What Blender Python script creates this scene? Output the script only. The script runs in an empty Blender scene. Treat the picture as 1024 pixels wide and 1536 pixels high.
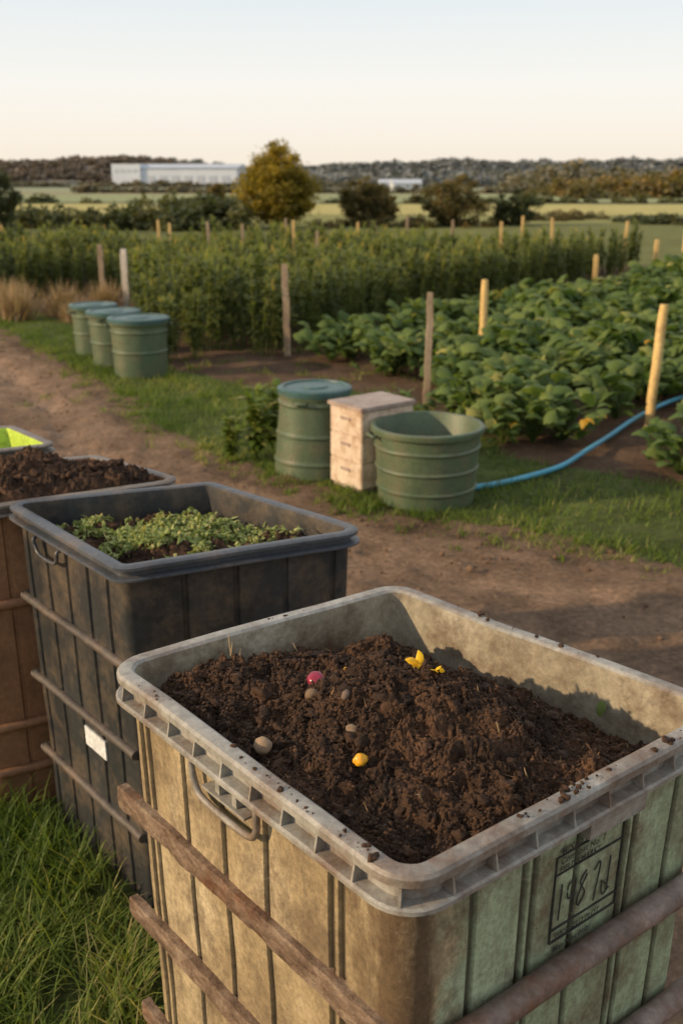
import bpy, math, numpy as np
from mathutils import Vector, Matrix
rng=np.random.default_rng(7)
sc=bpy.context.scene
R=math.radians
# ---------------------------------------------------------------- noise
def _h(ix,iy,iz,seed):
    h=(ix*73856093)^(iy*19349663)^(iz*83492791)^(seed*2654435761&0x7fffffff)
    h=h&0xffffffff
    h=((h>>16)^h)*0x45d9f3b&0xffffffff
    h=((h>>16)^h)*0x45d9f3b&0xffffffff
    h=(h>>16)^h
    return (h&0xffff)/65535.0
def vnoise(P,seed=0):
    P=np.asarray(P,float)
    i=np.floor(P).astype(np.int64); f=P-i; f=f*f*(3-2*f)
    x,y,z=i[:,0],i[:,1],i[:,2]; r=0
    for a in (0,1):
        for b in (0,1):
            for c in (0,1):
                w=(f[:,0] if a else 1-f[:,0])*(f[:,1] if b else 1-f[:,1])*(f[:,2] if c else 1-f[:,2])
                r=r+w*_h(x+a,y+b,z+c,seed)
    return r*2-1
def fbm(P,o=4,seed=0,g=.5):
    P=np.asarray(P,float); r=0;a=1;t=0
    for k in range(o):
        r=r+a*vnoise(P*(2.03**k)+k*17.3,seed+k); t+=a; a*=g
    return r/t
def P3(x,y,z=0.0): 
    x=np.asarray(x,float); return np.stack([x,np.asarray(y,float)+0*x,np.zeros_like(x)+z],-1)
# ---------------------------------------------------------------- mesh helper
def mk(name,V,F,mats,mi=None,smooth=False,rnd=None,parent=None,sharp=None,attrs=None,col=None):
    if not isinstance(F,(list,tuple)): F=[F]
    me=bpy.data.meshes.new(name)
    V=np.asarray(V,np.float32).reshape(-1,3)
    loops=np.concatenate([np.asarray(f).reshape(-1) for f in F]).astype(np.int32)
    tot=np.concatenate([np.full(len(f),np.asarray(f).shape[1]) for f in F]).astype(np.int32)
    st=np.concatenate([[0],np.cumsum(tot)[:-1]]).astype(np.int32)
    me.vertices.add(len(V)); me.vertices.foreach_set('co',V.ravel())
    me.loops.add(len(loops)); me.loops.foreach_set('vertex_index',loops)
    me.polygons.add(len(tot)); me.polygons.foreach_set('loop_start',st); me.polygons.foreach_set('loop_total',tot)
    if mi is not None: me.polygons.foreach_set('material_index',np.asarray(mi,np.int32))
    me.update(calc_edges=True)
    if rnd is not None:
        a=me.attributes.new('rnd','FLOAT','POINT'); a.data.foreach_set('value',np.asarray(rnd,np.float32).ravel())
    if attrs:
        for k,v in attrs.items():
            a=me.attributes.new(k,'FLOAT','POINT'); a.data.foreach_set('value',np.asarray(v,np.float32).ravel())
    if col is not None:
        a=me.color_attributes.new('gcol','FLOAT_COLOR','POINT')
        c=np.ones((len(V),4),np.float32); c[:,:3]=col; a.data.foreach_set('color',c.ravel())
    for m in (mats if isinstance(mats,(list,tuple)) else [mats]): me.materials.append(m)
    me.polygons.foreach_set('use_smooth',np.full(len(tot),bool(smooth)))
    if sharp: me.set_sharp_from_angle(angle=R(sharp))
    me.validate(); me.update()
    ob=bpy.data.objects.new(name,me); sc.collection.objects.link(ob)
    if parent: ob.parent=parent
    return ob
def empty(name):
    e=bpy.data.objects.new(name,None); sc.collection.objects.link(e); return e
class Acc:
    def __init__(s): s.V=[];s.F={};s.r=[];s.n=0
    def add(s,V,F,r=0.5):
        V=np.asarray(V,float).reshape(-1,3); F=np.asarray(F)
        s.V.append(V); s.F.setdefault(F.shape[1],[]).append(F+s.n)
        s.r.append(np.broadcast_to(r,(len(V),)) if np.ndim(r)==0 else np.asarray(r).ravel()); s.n+=len(V)
    def make(s,name,mat,**k):
        return mk(name,np.concatenate(s.V),[np.concatenate(f) for f in s.F.values()],mat,rnd=np.concatenate(s.r),**k)
    def tpl(s):
        assert len(s.F)==1
        return np.concatenate(s.V),np.concatenate(list(s.F.values())[0]),np.concatenate(s.r)
def gridF(n,m,closed=False):
    i=np.arange(n-1)[:,None]; j=np.arange(m if closed else m-1)[None,:]; j2=(j+1)%m
    return np.stack([i*m+j+0*j,i*m+j2,(i+1)*m+j2,(i+1)*m+j],-1).reshape(-1,4)
def tube(path,rad,n=8):
    path=np.asarray(path,float); m=len(path); rad=np.broadcast_to(rad,(m,))
    T=np.gradient(path,axis=0); T/=np.linalg.norm(T,axis=1)[:,None]+1e-12
    up=np.array([0,0,1.]) if abs(T[:,2]).mean()<.8 else np.array([0,1.,0])
    A=np.cross(T,up); A/=np.linalg.norm(A,axis=1)[:,None]+1e-12; B=np.cross(A,T)
    th=np.arange(n)/n*2*np.pi+(np.pi/4 if n==4 else 0)
    V=path[:,None]+rad[:,None,None]*(np.cos(th)[None,:,None]*A[:,None]+np.sin(th)[None,:,None]*B[:,None])
    V=V.reshape(-1,3); k=len(V); V=np.vstack([V,path[0],path[-1]])
    j=np.arange(n); j2=(j+1)%n
    F2=np.stack([np.full(n,k+1),(m-1)*n+j,(m-1)*n+j2],-1)
    F1=np.stack([np.full(n,k),j2,j],-1)
    return V,gridF(m,n,True),np.vstack([F1,F2])
def addtube(acc,path,rad,n=8,r=.5):
    V,F,T=tube(path,rad,n); k=acc.n
    acc.V.append(V); acc.F.setdefault(4,[]).append(F+k); acc.F.setdefault(3,[]).append(T+k)
    acc.r.append(np.full(len(V),r)); acc.n+=len(V)
def lathe(prof,n=48):
    prof=np.asarray(prof,float); th=np.arange(n)/n*2*np.pi
    V=np.stack([prof[:,0][:,None]*np.cos(th),prof[:,0][:,None]*np.sin(th),prof[:,1][:,None]+0*th],-1).reshape(-1,3)
    return V,gridF(len(prof),n,True)
PROF={'lance':[.25,.9,1,.55,.02],'broad':[.45,1,.95,.6,.05],'grass':[1,.85,.5,.05],'squash':[.55,1.05,.82,.98,.5,.38,.04],'far':[.5,1,.1]}
def leaves(base,az,pitch,L,W,droop,prof='lance',across=3,fold=.25,roll=None):
    base=np.asarray(base,float); n=len(base); p=np.array(PROF[prof]); k=len(p); t=np.linspace(0,1,k)
    az,pitch,L,W,droop=[np.broadcast_to(q,(n,)) for q in (az,pitch,L,W,droop)]
    ang=pitch[:,None]-droop[:,None]*t
    d=np.stack([np.cos(ang)*np.cos(az)[:,None],np.cos(ang)*np.sin(az)[:,None],np.sin(ang)],-1)
    pos=np.cumsum(d*(L[:,None,None]/(k-1)),1)-d*(L[:,None,None]/(k-1))+base[:,None]
    s=np.stack([-np.sin(az),np.cos(az),0*az],-1)
    if roll is not None: s=np.cos(roll)[:,None]*s+np.sin(roll)[:,None]*np.array([0,0,1.])
    w=(W[:,None]*p/2)[:,:,None]
    nn=np.cross(d,s[:,None,:])
    if across==3: V=np.stack([pos-s[:,None]*w,pos+nn*w*fold,pos+s[:,None]*w],2)
    else: V=np.stack([pos-s[:,None]*w,pos+s[:,None]*w],2)
    F=gridF(k,across)[None]+(np.arange(n)*k*across)[:,None,None]
    return V.reshape(-1,3),F.reshape(-1,4)
def rep(r,V,n): return np.repeat(r,len(V)//n)
def scatter(tpls,pos,rz,scl,rr=.5,zs=None,tilt=0):
    out=Acc(); n=len(pos); idx=rng.integers(0,len(tpls),n); inst=rng.random(n); pos=np.asarray(pos,float)
    zs=np.ones(n) if zs is None else zs
    for k,(V,F,r) in enumerate(tpls):
        m=np.where(idx==k)[0]
        if not len(m): continue
        c,s=np.cos(rz[m])[:,None],np.sin(rz[m])[:,None]
        X=V[None,:,0]; Y=V[None,:,1]; Z=V[None,:,2]*zs[m][:,None]
        if tilt:
            ta=rng.normal(0,tilt,len(m))[:,None]; X,Z=X*np.cos(ta)+Z*np.sin(ta),-X*np.sin(ta)+Z*np.cos(ta)
        W=np.stack([X*c-Y*s,X*s+Y*c,Z+0*c],-1)*scl[m][:,None,None]+pos[m][:,None]
        FF=F[None]+(np.arange(len(m))*len(V))[:,None,None]
        out.add(W.reshape(-1,3),FF.reshape(-1,F.shape[1]),(r[None]*(1-rr)+inst[m][:,None]*rr).ravel())
    return out
def pip(x,y,poly):
    ins=np.zeros(x.shape,bool); n=len(poly)
    for i in range(n):
        x1,y1=poly[i]; x2,y2=poly[(i+1)%n]
        c=((y1>y)!=(y2>y))&(x<(x2-x1)*(y-y1)/((y2-y1) if y2!=y1 else 1e-9)+x1); ins^=c
    return ins
def pdist(x,y,line):
    d=np.full(x.shape,1e9)
    for (x1,y1),(x2,y2) in zip(line[:-1],line[1:]):
        dx,dy=x2-x1,y2-y1; t=np.clip(((x-x1)*dx+(y-y1)*dy)/(dx*dx+dy*dy),0,1)
        d=np.minimum(d,np.hypot(x-x1-t*dx,y-y1-t*dy))
    return d
def randpoly(poly,n):
    P=np.array(poly); lo,hi=P.min(0),P.max(0)
    q=rng.uniform(lo,hi,(n,2)); return q[pip(q[:,0],q[:,1],poly)]
# ---------------------------------------------------------------- materials
def newmat(name):
    m=bpy.data.materials.new(name); m.use_nodes=True; nt=m.node_tree; b=nt.nodes['Principled BSDF']; return m,nt,b
def N(nt,t,**k):
    n=nt.nodes.new(t)
    for a,v in k.items():
        if a in n.inputs: n.inputs[a].default_value=v
        else: setattr(n,a,v)
    return n
def ramp(nt,fac,stops):
    r=nt.nodes.new('ShaderNodeValToRGB'); e=r.color_ramp.elements
    while len(e)<len(stops): e.new(.5)
    for k,(p,c) in enumerate(stops): e[k].position=p; e[k].color=(*c,1) if len(c)==3 else c
    nt.links.new(fac,r.inputs[0]); return r.outputs[0]
def objco(nt,scale=(1,1,1)):
    tc=N(nt,'ShaderNodeTexCoord'); mp=N(nt,'ShaderNodeMapping'); mp.inputs['Scale'].default_value=scale
    nt.links.new(tc.outputs['Object'],mp.inputs[0]); return mp.outputs[0]
def noise(nt,co,s,d=6,r=.6):
    n=N(nt,'ShaderNodeTexNoise',Scale=s,Detail=d,Roughness=r); nt.links.new(co,n.inputs['Vector']); return n.outputs['Fac']
def bump(nt,b,h,strength,dist,prev=None):
    n=N(nt,'ShaderNodeBump',Strength=strength,Distance=dist); nt.links.new(h,n.inputs['Height'])
    if prev: nt.links.new(prev,n.inputs['Normal'])
    nt.links.new(n.outputs[0],b.inputs['Normal']); return n.outputs[0]
def mixc(nt,fac,a,b,mode='MIX'):
    m=N(nt,'ShaderNodeMix',data_type='RGBA',blend_type=mode)
    for s,v in ((0,fac),(6,a),(7,b)):
        if isinstance(v,bpy.types.NodeSocket): nt.links.new(v,m.inputs[s])
        else: m.inputs[s].default_value=v if s==0 else (*v,1)
    return m.outputs[2]
def mth(nt,op,a,b=None,c=None):
    m=N(nt,'ShaderNodeMath',operation=op)
    for i,v in enumerate((a,b,c)):
        if v is None: continue
        if isinstance(v,bpy.types.NodeSocket): nt.links.new(v,m.inputs[i])
        else: m.inputs[i].default_value=v
    return m.outputs[0]
def weathered(name,stops,scale=(6,6,2),rough=.6,bs=.3,bd=.003,dirt=(.10,.06,.035),dirtamt=.5,fine=60,spec=.4,dlo=.5):
    m,nt,b=newmat(name); co=objco(nt,scale); n1=noise(nt,co,1.0,8,.65); c=ramp(nt,n1,stops)
    co2=objco(nt); n2=noise(nt,co2,7,10,.72)
    dm=ramp(nt,n2,[(dlo,(0,0,0)),(dlo+.2,(dirtamt,)*3)])
    c=mixc(nt,dm,c,dirt)
    n3=noise(nt,co2,fine,5,.7)
    sp=ramp(nt,n3,[(.3,(.72,.72,.72)),(.65,(1.12,1.12,1.12))]); c=mixc(nt,1.0,c,sp,'MULTIPLY')
    nt.links.new(c,b.inputs['Base Color']); b.inputs['Roughness'].default_value=rough; b.inputs['Specular IOR Level'].default_value=spec
    p=bump(nt,b,n3,bs,bd); bump(nt,b,n2,bs,bd*4,p); return m
def leafmat(name,stops,trans=.35,rough=.5):
    m,nt,b=newmat(name); a=N(nt,'ShaderNodeAttribute',attribute_name='rnd')
    c=ramp(nt,a.outputs['Fac'],stops); b.inputs['Roughness'].default_value=rough; b.inputs['Specular IOR Level'].default_value=.22
    nt.links.new(c,b.inputs['Base Color'])
    t=N(nt,'ShaderNodeBsdfTranslucent'); cc=mixc(nt,1.0,c,(1.6,1.5,.7),'MULTIPLY'); nt.links.new(cc,t.inputs[0])
    mx=N(nt,'ShaderNodeMixShader'); mx.inputs[0].default_value=trans
    nt.links.new(b.outputs[0],mx.inputs[1]); nt.links.new(t.outputs[0],mx.inputs[2])
    nt.links.new(mx.outputs[0],nt.nodes['Material Output'].inputs[0]); return m
def soilmat(name,stops,s1=18,s2=140,bd=.006,rough=.93,spec=.15):
    m,nt,b=newmat(name); co=objco(nt); n1=noise(nt,co,s1,8,.7); n2=noise(nt,co,s2,6,.75)
    a=N(nt,'ShaderNodeAttribute',attribute_name='rnd')
    v=mth(nt,'MULTIPLY_ADD',a.outputs['Fac'],.45,n2); v=mth(nt,'MULTIPLY_ADD',n1,.5,v); v=mth(nt,'MULTIPLY',v,.52)
    c=ramp(nt,v,stops); nt.links.new(c,b.inputs['Base Color']); b.inputs['Roughness'].default_value=rough; b.inputs['Specular IOR Level'].default_value=spec
    p=bump(nt,b,n2,.9,bd); bump(nt,b,n1,.5,bd*2,p); return m
M={}
def binbody():
    m,nt,b=newmat('weathered_plastic_tan_green'); co=objco(nt,(5,5,2.2)); n1=noise(nt,co,1.0,9,.68)
    tan=ramp(nt,n1,[(.3,(.17,.12,.065)),(.5,(.35,.27,.155)),(.7,(.52,.43,.28))])
    grn=ramp(nt,n1,[(.32,(.19,.21,.13)),(.5,(.31,.38,.24)),(.72,(.44,.51,.35))])
    a=N(nt,'ShaderNodeAttribute',attribute_name='fm'); n0=noise(nt,objco(nt),9,8,.7)
    f=ramp(nt,mth(nt,'ADD',a.outputs['Fac'],n0),[(.80,(0,0,0)),(1.02,(1,1,1))]); 
    c=mixc(nt,f,tan,grn)
    n2=noise(nt,objco(nt,(1,1,.7)),10,12,.78); d=ramp(nt,n2,[(.45,(0,0,0)),(.63,(.85,.85,.85))]); c=mixc(nt,d,c,(.14,.10,.062))
    n7=noise(nt,objco(nt,(1,1,.08)),38,6,.7); d7=ramp(nt,n7,[(.54,(0,0,0)),(.68,(.4,.4,.4))]); c=mixc(nt,d7,c,(.16,.13,.09))
    cn=N(nt,'ShaderNodeAttribute',attribute_name='cn'); n5=noise(nt,objco(nt,(1,1,.35)),16,10,.78)
    cd=ramp(nt,mth(nt,'MULTIPLY_ADD',cn.outputs['Fac'],.44,n5),[(.60,(0,0,0)),(.86,(.88,.88,.88))]); c=mixc(nt,cd,c,(.085,.052,.028))
    n3=noise(nt,objco(nt),90,5,.7); sp=ramp(nt,n3,[(.3,(.66,.66,.66)),(.62,(1.1,1.1,1.1))]); c=mixc(nt,1.0,c,sp,'MULTIPLY')
    g=N(nt,'ShaderNodeAttribute',attribute_name='gr'); c=mixc(nt,g.outputs['Fac'],c,(.05,.04,.025))
    n4=noise(nt,objco(nt),260,2,.5); ds=ramp(nt,n4,[(.66,(0,0,0)),(.72,(.7,.7,.7))]); c=mixc(nt,ds,c,(.05,.03,.02))
    n6=noise(nt,objco(nt,(3,3,40)),4,3,.6); ss=ramp(nt,n6,[(.70,(0,0,0)),(.74,(.35,.35,.35))]); c=mixc(nt,ss,c,(.5,.45,.35))
    nt.links.new(c,b.inputs['Base Color']); b.inputs['Roughness'].default_value=.6; b.inputs['Specular IOR Level'].default_value=.35
    p=bump(nt,b,n3,.35,.002); bump(nt,b,n2,.5,.012,p); return m
M['body']=binbody()
M['rim']=weathered('rim_grey_plastic',[(.3,(.18,.17,.15)),(.6,(.32,.31,.28)),(.8,(.46,.45,.42))],(8,8,8),.42,.4,.003,(.14,.085,.055),.95,60,.4,.46)
M['inner']=weathered('inner_wall_plastic',[(.3,(.15,.125,.085)),(.55,(.32,.285,.21)),(.8,(.44,.41,.33))],(5,5,3),.65,.4,.004,(.10,.06,.035),.95,60,.4,.46)
M['black']=weathered('black_plastic',[(.3,(.016,.017,.018)),(.6,(.032,.034,.037)),(.8,(.08,.076,.07))],(5,5,1.2),.45,.3,.002,(.11,.083,.058),.85,60,.4,.46)
M['blackrim']=weathered('black_rim_plastic',[(.3,(.035,.04,.05)),(.7,(.085,.095,.11))],(5,5,5),.38,.2,.002,(.17,.13,.10),.65)
M['band']=weathered('band_dark_plastic',[(.3,(.045,.038,.034)),(.7,(.10,.085,.075))],(6,6,6),.55,.4,.002,(.15,.10,.07),.8)
M['brown']=weathered('brown_plastic',[(.3,(.16,.075,.035)),(.7,(.30,.155,.08))],(5,5,1.2),.6,.3,.002,(.07,.04,.025),.5)
M['dull']=weathered('dull_rim',[(.3,(.10,.085,.07)),(.7,(.24,.215,.19))],(5,5,5),.5,.2,.002)
M['lime']=weathered('lime_plastic',[(.3,(.35,.50,.05)),(.7,(.5,.66,.10))],(5,5,5),.45,.2,.002,(.2,.2,.05),.3)
M['wood']=weathered('weathered_batten_wood',[(.3,(.10,.062,.042)),(.5,(.24,.165,.115)),(.7,(.42,.32,.235))],(14,14,34),.85,1.0,.008,(.17,.055,.022),1.0,70,.15,.52)
M['pipe']=weathered('rusty_pipe',[(.3,(.10,.075,.065)),(.5,(.20,.155,.135)),(.7,(.33,.27,.24))],(9,9,9),.6,.5,.003,(.15,.07,.035),.9,80,.3,.48)
M['stake']=weathered('stake_wood',[(.3,(.22,.16,.10)),(.6,(.38,.29,.20)),(.8,(.48,.38,.28))],(14,14,2),.85,.6,.004,(.14,.10,.07),.6,40,.15)
M['stakey']=weathered('new_stake_wood',[(.3,(.50,.33,.12)),(.7,(.66,.48,.21))],(14,14,2),.8,.4,.003,(.33,.22,.11),.6,40,.15)
M['stakew']=weathered('pale_stake_wood',[(.3,(.5,.45,.38)),(.7,(.66,.6,.52))],(14,14,2),.8,.4,.003,(.3,.22,.15),.4,40,.15)
M['green']=weathered('green_tub_plastic',[(.3,(.052,.08,.045)),(.6,(.085,.125,.07)),(.85,(.12,.165,.10))],(4,4,1.5),.5,.2,.002,(.14,.115,.07),.65,60,.4,.47)
M['greenlid']=weathered('green_lid_plastic',[(.3,(.028,.075,.07)),(.7,(.045,.11,.105))],(4,4,4),.4,.2,.002,(.1,.1,.07),.5)
M['cream']=weathered('painted_box_wood',[(.3,(.50,.40,.31)),(.7,(.72,.60,.48))],(5,5,2),.7,.3,.003,(.28,.16,.08),.8,60,.4,.47)
M['boxtop']=weathered('box_lid',[(.3,(.25,.19,.16)),(.7,(.42,.35,.30))],(5,5,5),.6,.3,.003,(.2,.1,.06),.7)
M['hose']=weathered('hose_blue',[(.3,(.06,.28,.40)),(.7,(.09,.38,.53))],(4,4,4),.4,.1,.001,(.1,.15,.15),.3)
M['bark']=weathered('bark',[(.3,(.06,.045,.03)),(.7,(.13,.10,.07))],(4,4,1),.9,.8,.02)
M['ink']=weathered('ink',[(.3,(.02,.02,.018)),(.7,(.05,.05,.04))],(30,30,30),.8,.1,.001)
M['white']=weathered('white_cladding',[(.3,(.54,.59,.66)),(.7,(.62,.67,.73))],(.1,.1,.1),.6,.1,.01,(.5,.5,.5),.2)
M['roof']=weathered('roof_sheet',[(.3,(.40,.44,.50)),(.7,(.48,.52,.58))],(.1,.1,.1),.6,.1,.01,(.4,.4,.4),.2)
M['glass']=weathered('dark_glazing',[(.3,(.2,.24,.28)),(.7,(.3,.34,.38))],(1,1,1),.3,.1,.01)
M['label']=weathered('paper_label',[(.3,(.5,.52,.54)),(.7,(.68,.70,.72))],(30,30,30),.7,.1,.001,(.3,.25,.2),.5)
M['compost']=soilmat('compost',[(.38,(.014,.007,.004)),(.49,(.048,.024,.012)),(.62,(.115,.058,.030)),(.80,(.23,.13,.07))],14,170,.008,.75,.3)
M['clod']=soilmat('soil_clods',[(.35,(.07,.042,.026)),(.55,(.16,.10,.065)),(.8,(.30,.21,.145))],18,120,.005)
M['fibre']=leafmat('straw_fibres',[(0,(.05,.025,.012)),(.6,(.14,.075,.035)),(1,(.33,.20,.09))],.1,.8)
M['grass']=leafmat('grass_blades',[(0,(.055,.10,.018)),(.5,(.115,.175,.03)),(.85,(.20,.24,.05)),(1,(.36,.32,.13))],.42)
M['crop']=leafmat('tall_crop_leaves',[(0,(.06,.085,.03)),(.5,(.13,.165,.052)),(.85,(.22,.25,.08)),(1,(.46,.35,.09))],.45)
M['squash']=leafmat('squash_leaves',[(0,(.045,.08,.022)),(.5,(.09,.145,.04)),(.85,(.17,.22,.06)),(1,(.36,.33,.10))],.38,.6)
M['chop']=leafmat('green_clippings',[(0,(.11,.14,.04)),(.5,(.23,.29,.09)),(.85,(.38,.42,.17)),(1,(.42,.34,.15))],.3,.7)
M['treey']=leafmat('tree_leaves_gold',[(0,(.10,.09,.02)),(.5,(.24,.195,.035)),(1,(.44,.32,.05))],.42)
M['treeo']=leafmat('tree_leaves_olive',[(0,(.06,.06,.03)),(.5,(.13,.115,.05)),(1,(.27,.18,.065))],.38)
M['treeg']=leafmat('tree_leaves_green',[(0,(.042,.054,.028)),(.5,(.08,.095,.044)),(1,(.16,.15,.06))],.35)
M['far']=leafmat('distant_foliage',[(0,(.10,.105,.08)),(.5,(.145,.14,.10)),(1,(.21,.18,.125))],.2,.9)  # lightened leaf colours: some distance haze is painted in
M['far2']=leafmat('distant_foliage_hazy',[(0,(.165,.18,.19)),(.5,(.18,.195,.20)),(1,(.205,.21,.20))],.1,.9)  # haze painted as pale blue-grey leaf colour, no volume
M['dry']=leafmat('dry_stalks',[(0,(.18,.12,.07)),(.6,(.34,.25,.15)),(1,(.46,.36,.23))],.25,.8)
M['yleaf']=leafmat('yellowing_leaf',[(0,(.36,.24,.04)),(1,(.58,.32,.03))],.3)
M['yel']=leafmat('yellow_peel',[(0,(.75,.42,.01)),(1,(.85,.55,.03))],.3,.4)
# ---------------------------------------------------------------- ground
TRK=[(-9,18),(-6.2,15.6),(-4.8,14.1),(-3.9,12.7),(-2.95,10.95),(-1.94,9.2),(-1.42,7.9),(-.43,6.65),(.2,5.95),(.75,5.65),(1.81,4.95),(3,4.3),(6,2.8),(12,0)]
def seq(a,b,s): return np.arange(a,b,s)
xs=seq(-6,6.5,.045); g=6.5*1.045**np.arange(1,130); g=g[g<2500]; gl=-6*1.045**np.arange(1,132); gl=gl[gl>-2500]
xs=np.concatenate([gl[::-1],xs,g])
ys=np.concatenate([[-40,-20,-10,-5,-2,-1,0],seq(.5,14.5,.045),14.5*1.017**np.arange(0,320)]); ys=ys[ys<3200]
X,Y=np.meshgrid(xs,ys); x=X.ravel();y=Y.ravel()
nx=x+.22*fbm(P3(x*2.2,y*2.2),5,3); ny=y+.22*fbm(P3(x*2.2,y*2.2,9),5,5)
TP=TRK+[(12,-40),(-60,-40),(-60,18)]
track=pip(nx,ny,TP)
VERGE=[(-9,18),(-6.2,15.6),(-4.8,14.1),(-3.9,12.7),(-2.95,10.95),(-1.94,9.2),(-1.42,7.9),(-.43,6.65),(.2,5.95),(.75,5.65),(1.81,4.95),(3,4.3),(6,2.8),(12,0),(12,4),(6,5.3),(3.2,6.2),(2.2,6.5),(1.3,7.1),(.85,8.6),(-.2,9.9),(-.9,9.7),(-1.7,10.6),(-2.6,12.3),(-3.6,14),(-5,16)]
LG=[(-6,3.3),(-1.5,3.0),(-.9,2.85),(-.45,2.4),(-.1,1.9),(.3,1.2),(.3,-3),(-6,-3)]
verge=pip(nx,ny,VERGE); lg=pip(nx,ny,LG)
dT=pdist(x,y,TRK)+.12*fbm(P3(x*1.1,y*1.1),3,77)
n1=fbm(P3(x*.8,y*.8),4,11); n2=fbm(P3(x*7,y*7),4,12)
col=np.zeros((len(x),3)); col[:]=np.array([.11,.072,.048])
tr=np.array([.22,.150,.102])[None]*(1+.4*n1+.3*n2)[:,None]
rut=np.exp(-((dT-.75)/.16)**2)+np.exp(-((dT-2.2)/.2)**2)
tr=tr*(1+.22*rut[:,None])*np.where(dT<.3,.78,1)[:,None]
col[track]=tr[track]
gc=np.array([.08,.10,.032])[None]*(1+.4*n2)[:,None]; col[verge]=gc[verge]; col[lg]=gc[lg]
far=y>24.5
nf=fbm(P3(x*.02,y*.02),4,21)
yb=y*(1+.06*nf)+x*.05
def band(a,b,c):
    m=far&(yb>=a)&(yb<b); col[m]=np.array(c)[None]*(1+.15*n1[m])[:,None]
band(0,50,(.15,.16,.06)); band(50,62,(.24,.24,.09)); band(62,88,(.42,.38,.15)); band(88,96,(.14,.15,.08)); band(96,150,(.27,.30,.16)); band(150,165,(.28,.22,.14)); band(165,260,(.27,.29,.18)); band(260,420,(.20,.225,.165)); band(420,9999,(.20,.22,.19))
z=np.zeros(len(x))
near=(y<40)
z+=near*(.010*n2+.02*fbm(P3(x*1.7,y*1.7),3,31))
z-=track*.045*rut*(.7+.6*n1)
z+=track*.022*np.exp(-((dT-1.4)/.3)**2)
z+=track*.040*np.clip(fbm(P3(x*9,y*9),3,33)-.05,0,1)
z+=track*.018*np.clip(fbm(P3(x*20,y*20),2,34),0,1)*(y<12)
soilz=(~track)&(~verge)&near; z+=soilz*.03*fbm(P3(x*5,y*5),3,35)
z=z+np.where(y>600,(y-600)*.004,0)
def gm():
    m,nt,b=newmat('ground_soil_and_turf'); a=N(nt,'ShaderNodeAttribute',attribute_name='gcol'); co=objco(nt)
    n=noise(nt,co,30,10,.75); s=ramp(nt,n,[(.3,(.5,.5,.5)),(.5,(.95,.95,.95)),(.72,(1.7,1.62,1.55))])
    c=mixc(nt,1.0,a.outputs['Color'],s,'MULTIPLY')
    n0=noise(nt,co,2.2,6,.65); s0=ramp(nt,n0,[(.35,(.78,.76,.74)),(.62,(1.15,1.14,1.12))]); c=mixc(nt,1.0,c,s0,'MULTIPLY')
    nt.links.new(c,b.inputs['Base Color'])
    b.inputs['Roughness'].default_value=.95; b.inputs['Specular IOR Level'].default_value=.1
    n2_=noise(nt,co,90,6,.7); p=bump(nt,b,n,.8,.03); bump(nt,b,n2_,.6,.010,p); return m
mk('ground',np.stack([x,y,z],-1),gridF(len(ys),len(xs)),gm(),smooth=True,col=col)
def ico(sub,amp,seed,fr=1.6):
    import bmesh
    bm=bmesh.new(); bmesh.ops.create_icosphere(bm,subdivisions=sub,radius=1); V=np.array([v.co[:] for v in bm.verts]); F=np.array([[v.index for v in f.verts] for f in bm.faces]); bm.free()
    n=fbm(V*fr+seed*5,3,seed); V=V*(1+amp*n)[:,None]; V[:,2]*=.75
    return V,F,(.5+.5*n)
clT=[ico(2,1.2,s,2.6) for s in range(8)]; clS=[ico(1,.9,s+10,2.0) for s in range(10)]
q=rng.uniform((-6,2.6),(5,14),(24000,2)); q=q[pip(q[:,0],q[:,1],TP)&~pip(q[:,0],q[:,1],LG)]
q=q[vnoise(P3(q[:,0]*1.5,q[:,1]*1.5),4)+rng.random(len(q))*1.2>.3]
s_=.003+.010*rng.random(len(q))**4+.014*rng.random(len(q))**12
scatter(clS,P3(q[:,0],q[:,1],.0)+P3(0*s_,0,.004+s_*.3),rng.random(len(q))*6.3,s_).make('soil_clods',M['clod'],smooth=True)
# ---------------------------------------------------------------- grass
def blades(name,q,h0,h1,w,dry=0):
    m=len(q); hh=(h0+(h1-h0)*rng.random(m)**1.6)*(1+.5*vnoise(P3(q[:,0]*4,q[:,1]*4),43))
    V,F=leaves(P3(q[:,0],q[:,1],-.01),rng.random(m)*6.283,.9+.6*rng.random(m),hh,w*(.6+.8*rng.random(m)),.5+1.3*rng.random(m),'grass',2)
    r=np.clip(.45+dry+.3*vnoise(P3(q[:,0]*2,q[:,1]*2),44)+rng.normal(0,.22,m),0,1)
    return mk(name,V,F,M['grass'],rnd=rep(r,V,m))
def grassfield(name,poly,n,h0,h1,w):
    q=randpoly(poly,n); q=q[fbm(P3(q[:,0]*3,q[:,1]*3),3,41)+.45+.4*rng.random(len(q))>.25]
    return blades(name,q,h0,h1,w)
grassfield('grass',[(-2.6,3.1),(-1.35,3.0),(-1.05,2.78),(-.93,2.70),(-.52,2.24),(-.44,1.76),(.02,1.15),(.02,.6),(-2.6,.6)],72000,.05,.22,.006)
grassfield('grass',[p for p in VERGE if p[0]>-7 and p[0]<7],260000,.03,.12,.007)
e_=np.array(TRK[1:13]); t=rng.random(900)*(len(e_)-1); i=t.astype(int); f=(t-i)[:,None]; c_=e_[i]*(1-f)+e_[i+1]*f+rng.normal(0,.13,(900,2))
q=np.repeat(c_,16,0)+rng.normal(0,.022,(900*16,2)); blades('grass_tufts',q,.03,.10,.007,.1)
c_=rng.uniform((-3,8.5),(3.2,13),(260,2)); q=np.repeat(c_,22,0)+rng.normal(0,.04,(260*22,2)); blades('weeds',q,.03,.12,.009,.05)
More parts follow.
